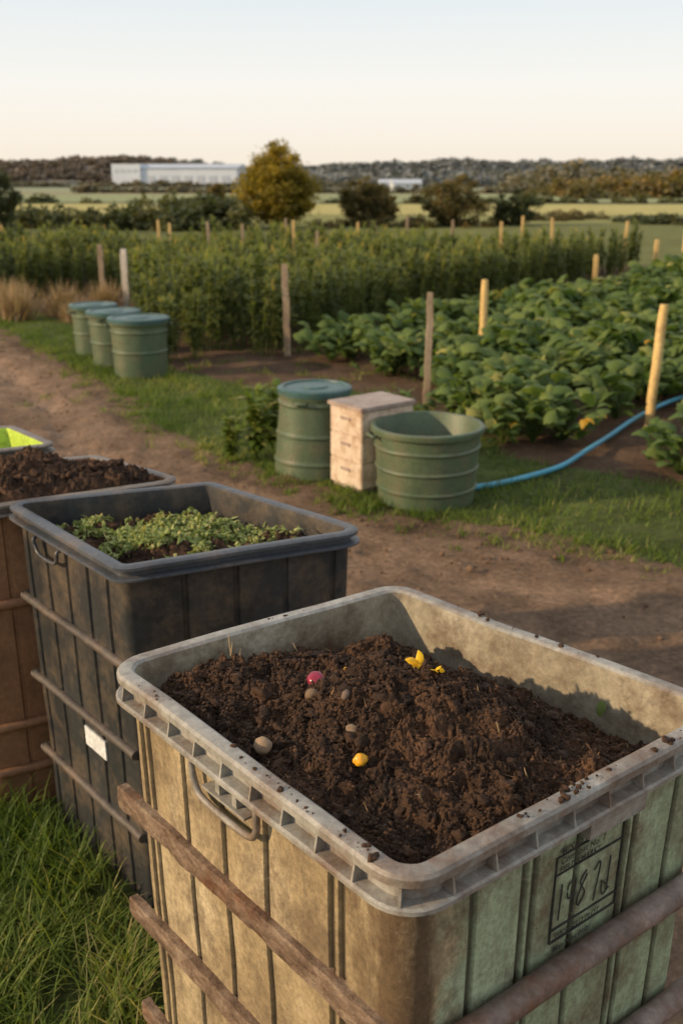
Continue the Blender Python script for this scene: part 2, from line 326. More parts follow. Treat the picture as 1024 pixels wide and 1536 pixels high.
# ---------------------------------------------------------------- crops
r_=np.array([.545,.838]); n_=np.array([.838,-.545])
def tallplant():
    a=Acc(); h=.90+.2*rng.random()
    for s in range(3):
        lean=rng.normal(0,.06,2); o=rng.normal(0,.045,2); hh=h*(.82+.18*rng.random())
        V,F,T=tube([[o[0],o[1],0],[o[0]+lean[0]*.5,o[1]+lean[1]*.5,hh*.5],[o[0]+lean[0],o[1]+lean[1],hh]],[.010,.008,.004],4); a.add(V[:-2],F,.85)
        n=34; t=.10+.90*rng.random(n)**.9; hz=hh*t
        b=np.stack([o[0]+lean[0]*t,o[1]+lean[1]*t,hz],-1)
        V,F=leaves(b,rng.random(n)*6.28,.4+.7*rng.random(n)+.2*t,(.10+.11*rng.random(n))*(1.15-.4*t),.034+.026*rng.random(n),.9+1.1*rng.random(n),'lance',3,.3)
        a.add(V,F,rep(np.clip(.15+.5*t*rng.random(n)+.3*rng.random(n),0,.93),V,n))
        n=4; b=np.stack([o[0]+lean[0]+0*np.arange(n),o[1]+lean[1]+0.*np.arange(n),hh+.0*np.arange(n)],-1)
        V,F=leaves(b,rng.random(n)*6.28,1.2+.3*rng.random(n),.13,.014,.3,'lance',3); a.add(V,F,rep(np.full(n,.8+.2*rng.random()),V,n))
    return a.tpl()
TT=[tallplant() for _ in range(12)]
CROP=[(-1.98,10.95),(-.62,11.8),(.9,14.1),(4.3,19.2),(9,26.0),(14,33),(-30,33),(-30,17.6),(-5.4,17.4),(-4.0,18.6),(-3.5,16.6)]
u=seq(-40,60,.155)
pts=[]
for k in range(-70,40):
    p=u[:,None]*r_+k*.60*n_+rng.normal(0,.06,(len(u),2)); pts.append(p)
p=np.concatenate(pts); p=p[pip(p[:,0],p[:,1],CROP)&(p[:,0]>-14)&(p[:,0]<15)&(p[:,1]<22.5+.25*np.maximum(p[:,0]-3,0))]
scl=.92+.22*vnoise(P3(p[:,0]*.8,p[:,1]*.8),51)+rng.normal(0,.09,len(p))
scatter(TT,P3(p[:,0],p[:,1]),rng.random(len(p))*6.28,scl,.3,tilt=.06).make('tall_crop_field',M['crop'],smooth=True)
def squash():
    a=Acc(); n=34; az=rng.random(n)*6.28; out=.05+.30*rng.random(n)**.7; hz=.16+.30*rng.random(n)-.25*out
    tip=np.stack([out*np.cos(az),out*np.sin(az),hz],-1)
    b0=np.zeros((n,3)); mid=tip*np.array([.4,.4,.75])
    for i in range(n):
        V,F,T=tube([b0[i],mid[i],tip[i]],[.006,.005,.004],4); a.add(V[:-2],F,.6)
    L=.08+.11*rng.random(n)
    V,F=leaves(tip-np.stack([np.cos(az),np.sin(az),0*az],-1)*(.25*L)[:,None],az+rng.normal(0,.6,n),.45+.7*rng.random(n),L,L*1.1,.8+1.1*rng.random(n),'squash',3,.4,rng.normal(0,.5,n))
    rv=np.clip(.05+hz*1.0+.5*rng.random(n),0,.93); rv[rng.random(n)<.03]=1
    a.add(V,F,rep(rv,V,n)); return a.tpl()
ST=[squash() for _ in range(14)]
SQ=[(-.3,11.2),(.45,10.1),(1.0,9.0),(1.3,7.9),(1.75,7.1),(2.25,6.75),(3,6.5),(6,6.5),(14,10),(14,26),(8.6,23.6)]
pts=[];u=seq(0,40,.19)
for o in (-6.2,-5.25,-4.3,-3.4,-2.55,-1.45,-.4,.6,1.6,2.6,3.6,4.6):
    pts.append(u[:,None]*r_+o*n_+rng.normal(0,.11,(len(u),2)))
p=np.concatenate(pts); HL=[(.7,6.3),(1.27,6.55),(1.8,7.15),(2.45,8.0),(3.2,8.9)]
p=p[pip(p[:,0],p[:,1],SQ)&(pdist(p[:,0],p[:,1],HL)>.31)]
scl=.98+.2*vnoise(P3(p[:,0],p[:,1]),52)+rng.normal(0,.12,len(p))
scatter(ST,P3(p[:,0],p[:,1]),rng.random(len(p))*6.28,scl,.2,tilt=.08).make('squash_crop_rows',M['squash'],smooth=True)
q=np.array([(2.35,6.7),(2.6,6.6),(2.85,6.9),(2.5,6.95),(1.25,7.55),(1.1,8.0),(.95,8.4),(1.5,7.6),(1.75,7.75)]);
scatter(ST,P3(q[:,0],q[:,1]),rng.random(len(q))*6.28,np.full(len(q),.82)).make('squash_plants',M['squash'],smooth=True)
def leafyplant(name,x,y,h,n,mat,L=.1):
    a=Acc()
    for s in range(7):
        az=rng.random()*6.28; ln=.18*h*1.2*rng.random(); b=np.array([0,0,0]); tp=np.array([ln*math.cos(az),ln*math.sin(az),h*(.6+.4*rng.random())])
        V,F,T=tube([b,tp*.5+[0,0,.03],tp],[.006,.005,.003],5,); a.add(V[:-2],F,.5)
        t=.15+.85*rng.random(n//7); m=len(t); bb=tp[None]*t[:,None]
        V,F=leaves(bb,rng.random(m)*6.28,.2+.8*rng.random(m),L*(.7+.6*rng.random(m)),L*.55,.5+rng.random(m),'broad',3,.25); a.add(V,F,rep(.3+.7*rng.random(m),V,m))
    o=a.make(name,mat,smooth=True); o.location=(x,y,0); return o
leafyplant('leafy_weed_plant',-.62,7.05,.56,190,M['grass'],.10)
leafyplant('leafy_weed_plant',-.80,7.0,.36,100,M['grass'],.09)
leafyplant('leafy_weed_plant',-.52,7.3,.52,150,M['grass'],.10)
leafyplant('leafy_weed_plant',.02,7.6,.42,120,M['squash'],.10)
leafyplant('leafy_weed_plant',.45,7.7,.4,120,M['squash'],.10)
def yleaf(x,y,z,s):
    n=2; V,F=leaves(np.zeros((n,3)),np.array([4.2,5.3]),np.array([-.2,.3]),s,s*.7,1.2,'squash',3,.4); o=mk('yellowing_leaf',V,F,M['yleaf'],rnd=rep(rng.random(n),V,n),smooth=True); o.location=(x,y,z)
yleaf(1.83,7.35,.24,.10); yleaf(2.0,7.6,.22,.08); yleaf(1.3,7.4,.2,.06); yleaf(3.1,10.2,.40,.06)
def dryshrub(x,y,s):
    n=500; az=rng.random(n)*6.28; V,F=leaves(rng.normal(0,.12,(n,3))*[1,1,0],az,.7+.8*rng.random(n),.3+.5*rng.random(n),.02,.6*rng.random(n),'grass',2)
    o=mk('dry_shrub',V*s,F,M['dry'],rnd=rep(rng.random(n),V,n)); o.location=(x,y,0)
for a in ((-4.75,14.8,.8),(-4.2,15.3,.75),(-5.1,15.6,.8),(-3.7,15.9,.7),(-3.9,14.6,.5)): dryshrub(*a)
# ---------------------------------------------------------------- stakes
def stake(x,y,h,w,mat,lean=(0,0),sq=True):
    zz=np.linspace(-.05,h,9); pth=np.stack([x+lean[0]*zz+rng.normal(0,.003,9),y+lean[1]*zz,zz],-1)
    a=Acc(); V,F,T=tube(pth,np.r_[np.full(8,w*.62),w*.52],4 if sq else 10); a.V.append(V);a.F[4]=[F];a.F[3]=[T];a.r.append(np.full(len(V),.5))
    a.make('wooden_stake',mat,sharp=None if sq else 40,smooth=not sq)
stake(-.63,11.7,1.04,.085,M['stake'],(-.02,0)); stake(.78,9.05,1.00,.062,M['stake'],(.01,0)); stake(1.5,10.8,.95,.065,M['stakey'],(.02,0),False)
stake(2.56,8.15,1.00,.065,M['stakey'],(.03,0),False); stake(4.5,18.2,.70,.08,M['stakey']); stake(6.7,22,.75,.09,M['stakey']); stake(8.3,25,.9,.10,M['stakey'])
stake(-3.42,16.2,.92,.11,M['stakew']); stake(-3.95,16.9,.95,.09,M['stake'])
for px,d in ((-3.3,20),(-2.6,20.5),(-1.9,19.5),(-.4,17.5),(-1.2,22),(.7,22),(1.6,17),(3.9,22.5),(2.3,21.5),(-3.9,22),(4.6,22.5),(6.3,23),(1.4,22),(-7,21.5),(-.9,20),(.3,19.5),(3.1,20)):
    stake(px,d,1.02+.22*rng.random()+(.12 if px==-3.3 else 0),.065,M['stakey'] if rng.random()<.6 else M['stake'],(rng.normal(0,.03),0))
# ---------------------------------------------------------------- tubs and barrels
def tub(name,x,y,r0,r1,h,mat,lid=None,ribs=(.3,.62),rot=0,rimw=.02):
    e=empty(name); e.location=(x,y,0)
    def rr(t): return r0+(r1-r0)*t
    pr=[(r0*.0,0),(r0*.94,0),(r0,.012)]
    for t in np.linspace(.04,.90,60):
        b=0
        for c in ribs: b+=.010*math.exp(-((t-c)/.018)**4)
        pr.append((rr(t)+b,t*h))
    R1=r1
    pr+=[(R1+.004,h*.915),(R1+rimw,h*.92),(R1+rimw+.003,h*.935),(R1+rimw+.002,h*.985),(R1+rimw-.006,h)]
    pr+=[(R1-.004,h),(R1-.010,h*.985),(r0*.96,h*.12),(0,h*.12)] 
    V,F=lathe(pr,56); V=V+ .003*fbm(V*7,3,int(abs(x)*10))[:,None]; mk('shell',V,F,mat,smooth=True,sharp=40,parent=e)
    if lid:
        V,F=lathe([(R1+rimw+.004,h*.955),(R1+rimw+.010,h*.96),(R1+rimw+.010,h+.008),(R1+rimw,h+.016),(R1*.92,h+.018),(R1*.9,h+.008),(R1*.4,h+.012),(R1*.38,h+.02),(0,h+.022)],56); mk('lid',V,F,lid,smooth=True,sharp=40,parent=e)
    for s in (0,math.pi):
        a=rot+s; c,s2=math.cos(a),math.sin(a); w=.05
        path=[[ (R1+.015)*c-w*s2,(R1+.015)*s2+w*c,h*.9],[(R1+.045)*c-w*s2,(R1+.045)*s2+w*c,h*.9],[(R1+.045)*c+w*s2,(R1+.045)*s2-w*c,h*.9],[(R1+.015)*c+w*s2,(R1+.015)*s2-w*c,h*.9]]
        V,F,T=tube(path,.010,6); mk('handle',V,[F,T],mat,parent=e,smooth=True)
    return e
tub('garden_tub',.54,6.13,.305,.335,.50,M['green'],None,(.22,.48,.74),rot=.3)
tub('plastic_barrel',-.185,6.80,.285,.235,.59,M['green'],M['greenlid'],(.18,.5,.86),rot=1.2,rimw=.012)
tub('water_tub',-2.10,10.45,.27,.29,.59,M['green'],M['greenlid'],(.45,.8),rot=.2)
tub('water_tub',-2.50,11.1,.25,.27,.58,M['green'],M['greenlid'],(.45,.8),rot=1.2)
tub('water_tub',-2.90,11.85,.235,.25,.56,M['green'],M['greenlid'],(.45,.8),rot=.6)
def boxmesh(name,cx,cy,ang,hx,hy,z0,z1,mat,parent=None,bev=.006):
    import bmesh
    bm=bmesh.new(); bmesh.ops.create_cube(bm,size=1); 
    for v in bm.verts: v.co=Vector((v.co.x*2*hx,v.co.y*2*hy,(v.co.z+.5)*(z1-z0)+z0))
    if bev: bmesh.ops.bevel(bm,geom=bm.edges[:],offset=bev,segments=2,affect='EDGES')
    me=bpy.data.meshes.new(name); bm.to_mesh(me); bm.free(); me.materials.append(mat)
    o=bpy.data.objects.new(name,me); sc.collection.objects.link(o); o.location=(cx,cy,0); o.rotation_euler=(0,0,ang)
    if parent: o.parent=parent
    return o
bx=empty('hive_box'); bx.location=(.20,6.49,0); bx.rotation_euler=(0,0,R(38))
for k,(a,b) in enumerate(((.03,.20),(.203,.373),(.376,.545))): boxmesh('box_section',0,0,0,.22,.165,a,b,M['cream'],bx)
boxmesh('base_board',0,0,0,.205,.15,0,.03,M['boxtop'],bx); boxmesh('lid',0,0,0,.235,.18,.547,.575,M['boxtop'],bx)
for a in (.13,.30,.47): boxmesh('hand_grip',-.222,0,0,.006,.05,a,a+.02,M['boxtop'],bx,.002)
hp=np.array([(.78,6.26,.03),(1.0,6.36,.03),(1.27,6.55,.03),(1.55,6.80,.035),(1.80,7.15,.05),(2.1,7.6,.06),(2.42,8.08,.08),(2.8,8.55,.1),(3.2,9.0,.1)])
def smoothpath(P,n):
    P=np.asarray(P,float); t=np.linspace(0,len(P)-1,n); out=[]
    for v in t:
        i=int(min(v,len(P)-2)); f=v-i; p0=P[max(i-1,0)];p1=P[i];p2=P[i+1];p3=P[min(i+2,len(P)-1)]
        out.append(.5*((2*p1)+(-p0+p2)*f+(2*p0-5*p1+4*p2-p3)*f*f+(-p0+3*p1-3*p2+p3)*f**3))
    return np.array(out)
V,F,T=tube(smoothpath(hp,70),.019,10); mk('garden_hose',V,[F,T],M['hose'],smooth=True)
# ---------------------------------------------------------------- trees
def tree(name,x,y,h,w,mat,nc=55,nl=150,ls=.16,base=.12,z0=0,rs=1.0):
    e=empty(name); e.location=(x,y,z0); a=Acc()
    addtube(a,[[0,0,-.1],[.02*w,0,h*.25],[-.02*w,0,h*.5],[0,0,h*.8]],[.035*h,.026*h,.017*h,.006*h],8)
    cs=[]
    while len(cs)<nc:
        c=rng.uniform(-1,1,3)
        d=np.linalg.norm(c)
        if d>1 or d<.2: continue
        th=math.atan2(c[2],c[0]); lob=.86+.10*math.sin(3.1*th+x)+.06*math.sin(7.3*th+2*x)
        prof=(1-.25*max(c[2],0))*lob; cs.append([c[0]*w/2*prof,c[1]*w/2*.85*prof,h*(base+ (1-base)*.48)+c[2]*h*(1-base)*.50*lob])
    cs=np.array(cs)
    cs+=rng.normal(0,.02*h,cs.shape)
    for c in cs[:22]:
        s=np.array([0,0,min(max(c[2]*.5,.15*h),.6*h)]); addtube(a,[s,(s+c)/2+[0,0,.03*h],c],[.010*h,.007*h,.003*h],5)
    a.make('trunk_and_limbs',M['bark'],parent=e,smooth=True)
    rad=(.05+.08*rng.random(nc))*(w+h)/2*1.05*rs
    n=nc*nl; k=np.repeat(np.arange(nc),nl); dv=rng.normal(0,1,(n,3)); dv/=np.linalg.norm(dv,axis=1)[:,None]; rr=rng.random(n)**.5*(1+.5*(rng.random(n)<.12))
    pos=cs[k]+dv*(rr*rad[k])[:,None]*[1.1,1.1,.75]
    V,F=leaves(pos,rng.random(n)*6.28,rng.uniform(-1,1,n),ls*(.5+.9*rng.random(n)),ls*.7,rng.uniform(-.5,1,n),'far',2,0,rng.uniform(-1.2,1.2,n))
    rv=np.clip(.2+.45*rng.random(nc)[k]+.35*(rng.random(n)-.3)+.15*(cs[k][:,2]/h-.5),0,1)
    mk('crown',V,F,mat,rnd=rep(rv,V,n),parent=e); return e
tree('golden_tree',-2.65,44,3.55,3.7,M['treey'],190,110,.13,-.02)
tree('olive_tree',.95,46,2.2,2.8,M['treeo'],100,80,.12,-.04)
tree('olive_tree',1.95,48,1.6,1.7,M['treeo'],60,60,.12,-.04)
tree('olive_tree',4.9,46,2.35,3.5,M['treeo'],120,80,.12,-.05)
tree('field_tree',7.9,47,1.65,2.6,M['treeg'],80,70,.12,-.06)
tree('field_tree',-12.9,38,2.6,2.6,M['treeg'],100,80,.13,-.02)
tree('field_tree',-14.6,40,2.8,3,M['treeg'],100,80,.13,-.02)
tree('field_tree',-7.6,64,1.9,1.6,M['treeo'],50,60,.15,-.02)
def clump(nc,nl,ls):
    a=Acc(); c=rng.normal(0,1,(nc,3)); c/=np.linalg.norm(c,axis=1)[:,None]; c*=(.35+.4*rng.random(nc))[:,None]; k=np.repeat(np.arange(nc),nl); n=nc*nl
    d=rng.normal(0,1,(n,3)); d/=np.linalg.norm(d,axis=1)[:,None]; pos=c[k]+d*.33*(rng.random(n)**.4)[:,None]; pos[:,2]=np.abs(pos[:,2]+.15)
    V,F=leaves(pos,rng.random(n)*6.28,rng.uniform(-1,1,n),ls*(.6+.8*rng.random(n)),ls*.8,rng.uniform(-.5,1,n),'far',2,0,rng.uniform(-1.2,1.2,n))
    a.add(V,F,rep(np.clip(.2+.5*rng.random(nc)[k]+.3*rng.random(n),0,1),V,n)); return a.tpl()
CL=[clump(9,45,.17) for _ in range(8)]
CL2=[clump(8,26,.24) for _ in range(8)]
def hedge(name,xa,ya,xb,yb,n,s0,s1,mat,zs=1.0,tp=CL,jy=1.0):
    t=rng.random(n); px=xa+(xb-xa)*t; py=ya+(yb-ya)*t+rng.normal(0,jy,n)
    s=(s0+(s1-s0)*rng.random(n))*(1+.25*vnoise(P3(px/(4*s1),py*0),91))
    return scatter(tp,P3(px,py,-.05*s),rng.random(n)*6.28,s,.5,np.full(n,zs)).make(name,mat)
hedge('hedge',-13.5,44,-4.6,44,70,.7,1.35,M['treeg'],.95)
hedge('hedge',-.9,45,8.5,47,26,.4,.7,M['treeo'],.7)
hedge('hedge',9,52,14,56,14,.5,.8,M['treeo'],.6)
hedge('hedge',13.5,50,19,47,16,.6,.9,M['treeg'],.5)
hedge('hedgerow',-120,92,60,92,160,.8,1.5,M['treeg'],.6,CL2)
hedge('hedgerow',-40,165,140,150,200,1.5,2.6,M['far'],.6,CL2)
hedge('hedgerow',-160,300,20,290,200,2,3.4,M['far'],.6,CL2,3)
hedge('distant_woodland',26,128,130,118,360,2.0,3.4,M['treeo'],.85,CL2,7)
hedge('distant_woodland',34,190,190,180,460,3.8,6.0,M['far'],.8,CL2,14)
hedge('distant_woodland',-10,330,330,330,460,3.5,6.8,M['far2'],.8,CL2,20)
def hill(name,xc,yc,L,W,h,seed,mat,mat2,ncr,cs,pw=2):
    xs_=np.linspace(-L,L,200); ys_=np.linspace(-W,W,30); Xh,Yh=np.meshgrid(xs_,ys_); xx=Xh.ravel(); yy=Yh.ravel()
    def f(a,b): 
        return h*np.clip(1-np.abs(a/L)**pw,0,1)**.7*np.clip(1-(b/W)**2,0,1)*(.80+.45*fbm(P3((a+seed*99)/60,b*0),4,seed))
    mk(name,np.stack([xx+xc,yy+yc,f(xx,yy)+1.0],-1),gridF(30,200),mat,smooth=True)
    a=rng.uniform(-L,L,ncr); b=rng.uniform(-W,W*.3,ncr); s=cs*(.5+.9*rng.random(ncr))
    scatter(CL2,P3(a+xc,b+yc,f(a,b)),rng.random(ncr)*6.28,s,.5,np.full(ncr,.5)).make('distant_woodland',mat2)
M['hillA']=weathered('hill_near_hazy',[(.3,(.16,.14,.12)),(.7,(.19,.165,.14))],(.02,.02,.02),.95,.1,.1,(.16,.14,.12),.3)  # ridge colour lightened to paint in distance haze
M['hillB']=weathered('hill_far_hazy',[(.3,(.17,.185,.195)),(.7,(.195,.205,.205))],(.02,.02,.02),.95,.1,.1,(.17,.18,.18),.3)  # pale bluish base colour stands in for aerial haze
M['farL']=leafmat('distant_foliage_russet_hazy',[(0,(.14,.13,.12)),(.5,(.18,.155,.135)),(1,(.23,.18,.145))],.15,.9)  # russet foliage, paled in the colour itself for distance haze
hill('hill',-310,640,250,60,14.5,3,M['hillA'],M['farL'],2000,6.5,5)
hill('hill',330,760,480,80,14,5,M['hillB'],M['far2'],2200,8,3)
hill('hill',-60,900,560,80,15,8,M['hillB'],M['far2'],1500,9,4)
wh=empty('warehouse'); wh.location=(-66,450,0); wh.rotation_euler=(0,0,R(-4))
boxmesh('walls',0,0,0,24,14,0,6.6,M['white'],wh,0); boxmesh('office_block',-22,-2,0,6,13,0,8.2,M['white'],wh,0)
V=np.array([[-16,-14.6,6.6],[24.6,-14.6,6.6],[24.6,0,8.4],[-16,0,8.4],[24.6,14.6,6.6],[-16,14.6,6.6]]); mk('roof',V,[np.array([[0,1,2,3],[3,2,4,5]]),np.array([[1,4,2],[0,3,5]])],M['roof'],parent=wh)
for k in range(7): boxmesh('loading_door',-12+k*5.2,-14.05,0,1.6,.1,.1,3.6,M['roof'],wh,0)
for k in range(4): boxmesh('window',-26+k*2.6,-15.05,0,.8,.08,5.0,6.0,M['roof'],wh,0)
def house(x,y,w,d,h,rh,ang):
    e=empty('farm_building'); e.location=(x,y,0); e.rotation_euler=(0,0,ang); boxmesh('walls',0,0,0,w/2,d/2,0,h,M['white'],e,0)
    a,b=w/2+.2,d/2+.2; V=np.array([[-a,-b,h],[a,-b,h],[a,0,h+rh],[-a,0,h+rh],[a,b,h],[-a,b,h]]); mk('roof',V,[np.array([[0,1,2,3],[3,2,4,5]]),np.array([[1,4,2],[0,3,5]])],M['roof'],parent=e)
    for k in (-.3,0,.3): boxmesh('window',k*w,-d/2-.03,0,w*.05,.05,h*.4,h*.75,M['glass'],e,0)
house(12.5,205,5.5,4,1.3,.8,.1); house(9.2,215,3,3,1.4,.7,0)
# ---------------------------------------------------------------- bins
def perim(quad,rad,grooves={},step=.02,arc=8):
    Q=np.array(quad,float); d=[(Q[(i+1)%4]-Q[i]) for i in range(4)]; Ls=[np.linalg.norm(v) for v in d]; d=[v/l for v,l in zip(d,Ls)]
    nr=[np.array([v[1],-v[0]]) for v in d]; P=[];NN=[];G=[];S=[];SI=[]
    trim=[]
    for i in range(4):
        phi=math.acos(np.clip(np.dot(d[i-1],d[i]),-1,1)); trim.append(rad*math.tan(phi/2))
    for i in range(4):
        c=Q[i]-d[i-1]*trim[i]-nr[i-1]*rad
        a0=math.atan2(nr[i-1][1],nr[i-1][0]); a1=math.atan2(nr[i][1],nr[i][0]); 
        while a1<a0: a1+=2*math.pi
        for a in np.linspace(a0,a1,arc):
            v=np.array([math.cos(a),math.sin(a)]); P.append(c+v*rad); NN.append(v); G.append(0);S.append(0);SI.append(i)
        s0,s1=trim[i]+.004,Ls[i]-trim[(i+1)%4]-.004
        t=list(np.arange(s0+step,s1-step/2,step)); gg=[g*Ls[i] for g in grooves.get(i,[])]
        t=[v for v in t if all(abs(v-g)>.012 for g in gg)]
        t=[(v,0) for v in t]
        for g in gg: t+=[(g-.009,0),(g-.0045,1),(g+.0045,1),(g+.009,0)]
        for v,gv in sorted(t): P.append(Q[i]+d[i]*v); NN.append(nr[i]); G.append(gv); S.append(v/Ls[i]); SI.append(i)
    return np.array(P),np.array(NN),np.array(G,float),np.array(S),np.array(SI)
TAP=.05
def facept(quad,side,s,z,off,zt):
    Q=np.array(quad,float); C=Q.mean(0); a=Q[side];b=Q[(side+1)%4]; d=(b-a)/np.linalg.norm(b-a); n=np.array([d[1],-d[0]])
    p=a+(b-a)*s+n*off; p=C+(p-C)*(1-TAP*(zt-z)); return np.array([p[0],p[1],z])
def mkbin(name,quad,zt,mats,grooves,seed=1,ribs=.11,rad=.07,rk=1.0):
    e=empty(name); Q=np.array(quad,float); C=Q.mean(0); P,NN,G,S,SI=perim(quad,rad,grooves); m=len(P); dz=zt-1.05; b0=-.026
    rings=[(z,0,1,0) for z in np.linspace(0,.984,24)]
    rings+=[(.986,.028,0,1),(.990,.033,0,1),(.997,.033,0,1),(1.000,.029,0,1),(1.001,.008,0,1),(1.026,.008,0,1),(1.028,.020,0,1),(1.032,.027,0,1),(1.045,.027,0,1),(1.050,.022,0,1),(1.052,.010,0,1),(1.051,-.002,0,1),(1.046,-.008,0,1),(1.030,-.010,0,2),(.95,-.012,0,2),(.6,-.014,0,2),(.3,-.014,0,2)]
    V=[];mi=[]
    rz=lambda z: (1.05-(1.05-z)*rk) if z>.98 else z*(1.05-(1.05-.984)*rk)/.984 if z<.985 and z>0 else z
    for z,o,gf,mt in rings:
        zz=(rz(z)+dz if mt!=2 else z+dz) if z>0 else 0
        wob=.005*fbm(np.c_[P*5,np.full(m,z*4)],3,seed) if gf else .002*fbm(np.c_[P*5,np.zeros(m)],2,seed+3)
        off=b0+o-gf*G*.008+wob
        p=P+NN*off[:,None]; p=C+(p-C)*(1-TAP*(zt-zz)); zw=.004*fbm(np.c_[P*4,np.zeros(m)],2,seed+9)*(mt==1)
        V.append(np.c_[p,np.full(m,zz)+zw])
    for k in range(len(rings)-1): mi+= [rings[k+1][3]]*m
    V=np.concatenate(V); F=gridF(len(rings),m,True)
    fm=np.where(SI==1,np.clip(S/.35,0,1),np.where(SI==2,1,0)).astype(float)
    cn=np.where(SI==0,np.clip((S-.7)/.3,0,1)**1.5+np.clip((.12-S)/.12,0,1)*.5*(S>0),np.where(SI==1,np.clip(1-S/.16,0,1),0)).astype(float)
    V2=np.vstack([V,[C[0],C[1],.3+dz]]); k=len(V); j=np.arange(m); tri=np.stack([np.full(m,k),k-m+j,k-m+(j+1)%m],-1)
    gr=np.concatenate([G*gf*.85 for z,o,gf,mt in rings]+[[0]])
    mk('shell',V2,[F,tri],mats[:3],mi=np.r_[mi,np.full(m,2)],smooth=True,sharp=32,parent=e,attrs={'fm':np.r_[np.tile(fm,len(rings)),0],'cn':np.r_[np.tile(cn,len(rings)),0],'gr':gr})
    if ribs:
        a=Acc(); cum=np.r_[0,np.cumsum(np.linalg.norm(np.diff(P,axis=0),axis=1))]; tot=cum[-1]
        for t in np.arange(.03,tot,ribs):
            px=np.array([np.interp(t,cum,P[:,0]),np.interp(t,cum,P[:,1])]); nn=np.array([np.interp(t,cum,NN[:,0]),np.interp(t,cum,NN[:,1])]); nn/=np.linalg.norm(nn); tt=np.array([-nn[1],nn[0]])
            vs=[]
            for zz in (1.0005,1.029):
                for o,w in ((.004,-.002),((.030 if zz<1.01 else .024),-.002),((.030 if zz<1.01 else .024),.002),(.004,.002)):
                    p=px+nn*(b0+o)+tt*w; p=C+(p-C)*(1-TAP*(1.05-zz)); vs.append([*p,1.05-(1.05-zz)*rk+dz])
            a.add(vs,[[0,1,5,4],[1,2,6,5],[2,3,7,6],[0,3,2,1],[4,5,6,7]],.5)
        a.make('rim_ribs',mats[1],parent=e)
    return e
def sweep(quad,sides,s0,s1,z,off,sec,zt,mat,parent,name,jit=.0015,n=60):
    sec=np.array(sec); m=len(sec); V=[]
    for k,s in enumerate(np.linspace(s0,s1,n)):
        for o,dz in sec: V.append(facept(quad,sides,s,z+dz,off+o,zt))
    V=np.array(V); V+=jit*fbm(V*22,3,5)[:,None]*np.array([1,1,1]); V[:,2]+=jit*1.2*vnoise(V*6,8)
    F=gridF(n,m,True); c1=np.arange(m)[None,::-1]; c2=((n-1)*m+np.arange(m))[None]
    return mk(name,V,[F,c1,c2],mat,parent=parent,smooth=True,sharp=35)
def circ(r,n=14): return [(r*math.cos(-a),r*math.sin(-a)) for a in np.arange(n)/n*2*np.pi]
QF=[(-.468,1.768),(.085,1.106),(.72,1.590),(.130,2.185)]
ZT=1.05
fb=mkbin('compost_bin',QF,ZT,[M['body'],M['rim'],M['inner']],{0:[.10,.13,.28,.43,.58,.78,.81],1:[.20,.34,.37,.5,.66,.69,.83],2:[.2,.4,.6,.8],3:[.2,.4,.6,.8]},1,.085)
batt=[(-.004,-.024),(.015,-.024),(.017,-.022),(.018,.0),(.017,.021),(.015,.024),(-.004,.024)]
for z,n_b in ((.735,160),(.46,160),(.18,60)): sweep(QF,0,-.02,.985,z,-.026,batt,ZT,M['wood'],fb,'batten',.0028,n_b)
for z in (.715,.44,.16): sweep(QF,1,.0,1.03,z,.002,circ(.024),ZT,M['pipe'],fb,'pipe_brace',.002,110)
def U(side,s0,s1,zt_,zb,off,r,mat,par,quad,name='handle'):
    pts=[facept(quad,side,s0,zt_,off-.02,ZT),facept(quad,side,s0+.004,zt_-.01,off,ZT),facept(quad,side,s0+.012,zb+.02,off,ZT),facept(quad,side,s0+.05,zb,off,ZT),facept(quad,side,s1-.05,zb,off,ZT),facept(quad,side,s1-.012,zb+.02,off,ZT),facept(quad,side,s1-.004,zt_-.01,off,ZT),facept(quad,side,s1,zt_,off-.02,ZT)]
    V,F,T=tube(smoothpath(pts,50),r,8); mk(name,V,[F,T],mat,parent=par,smooth=True)
def plate(quad,side,s0,s1,z0,z1,off,th,mat,par,name):
    V=[]
    for o in (off,off+th):
        for s,z in ((s0,z0),(s1,z0),(s1,z1),(s0,z1)): V.append(facept(quad,side,s,z,o,ZT))
    return mk(name,V,np.array([[4,5,6,7],[0,1,5,4],[1,2,6,5],[2,3,7,6],[3,0,4,7]]),mat,parent=par)
U(0,.35,.59,.990,.912,-.008,.0065,M['rim'],fb,QF)
plate(QF,0,.44,.455,.95,.985,-.024,.016,M['rim'],fb,'handle_bracket'); plate(QF,0,.50,.515,.95,.985,-.024,.016,M['rim'],fb,'handle_bracket'); plate(QF,0,.40,.55,.944,.949,-.024,.022,M['rim'],fb,'handle_ledge')
plate(QF,1,.50,.68,.945,.985,-.024,.018,M['rim'],fb,'handle_cover')
LB=(.43,.645,.755,.925)
for a in ((LB[0],LB[1],LB[3],LB[3]+.0015),(LB[0],LB[1],LB[2],LB[2]+.0015),(LB[0],LB[1],LB[2]+.025,LB[2]+.0262),(LB[0],LB[1],LB[3]-.035,LB[3]-.0338),(LB[0],LB[0]+.002,LB[2],LB[3]),(LB[1]-.002,LB[1],LB[2],LB[3])):
    plate(QF,1,a[0],a[1],a[2],a[3],-.0265,.0045,M['ink'],fb,'label_rule')
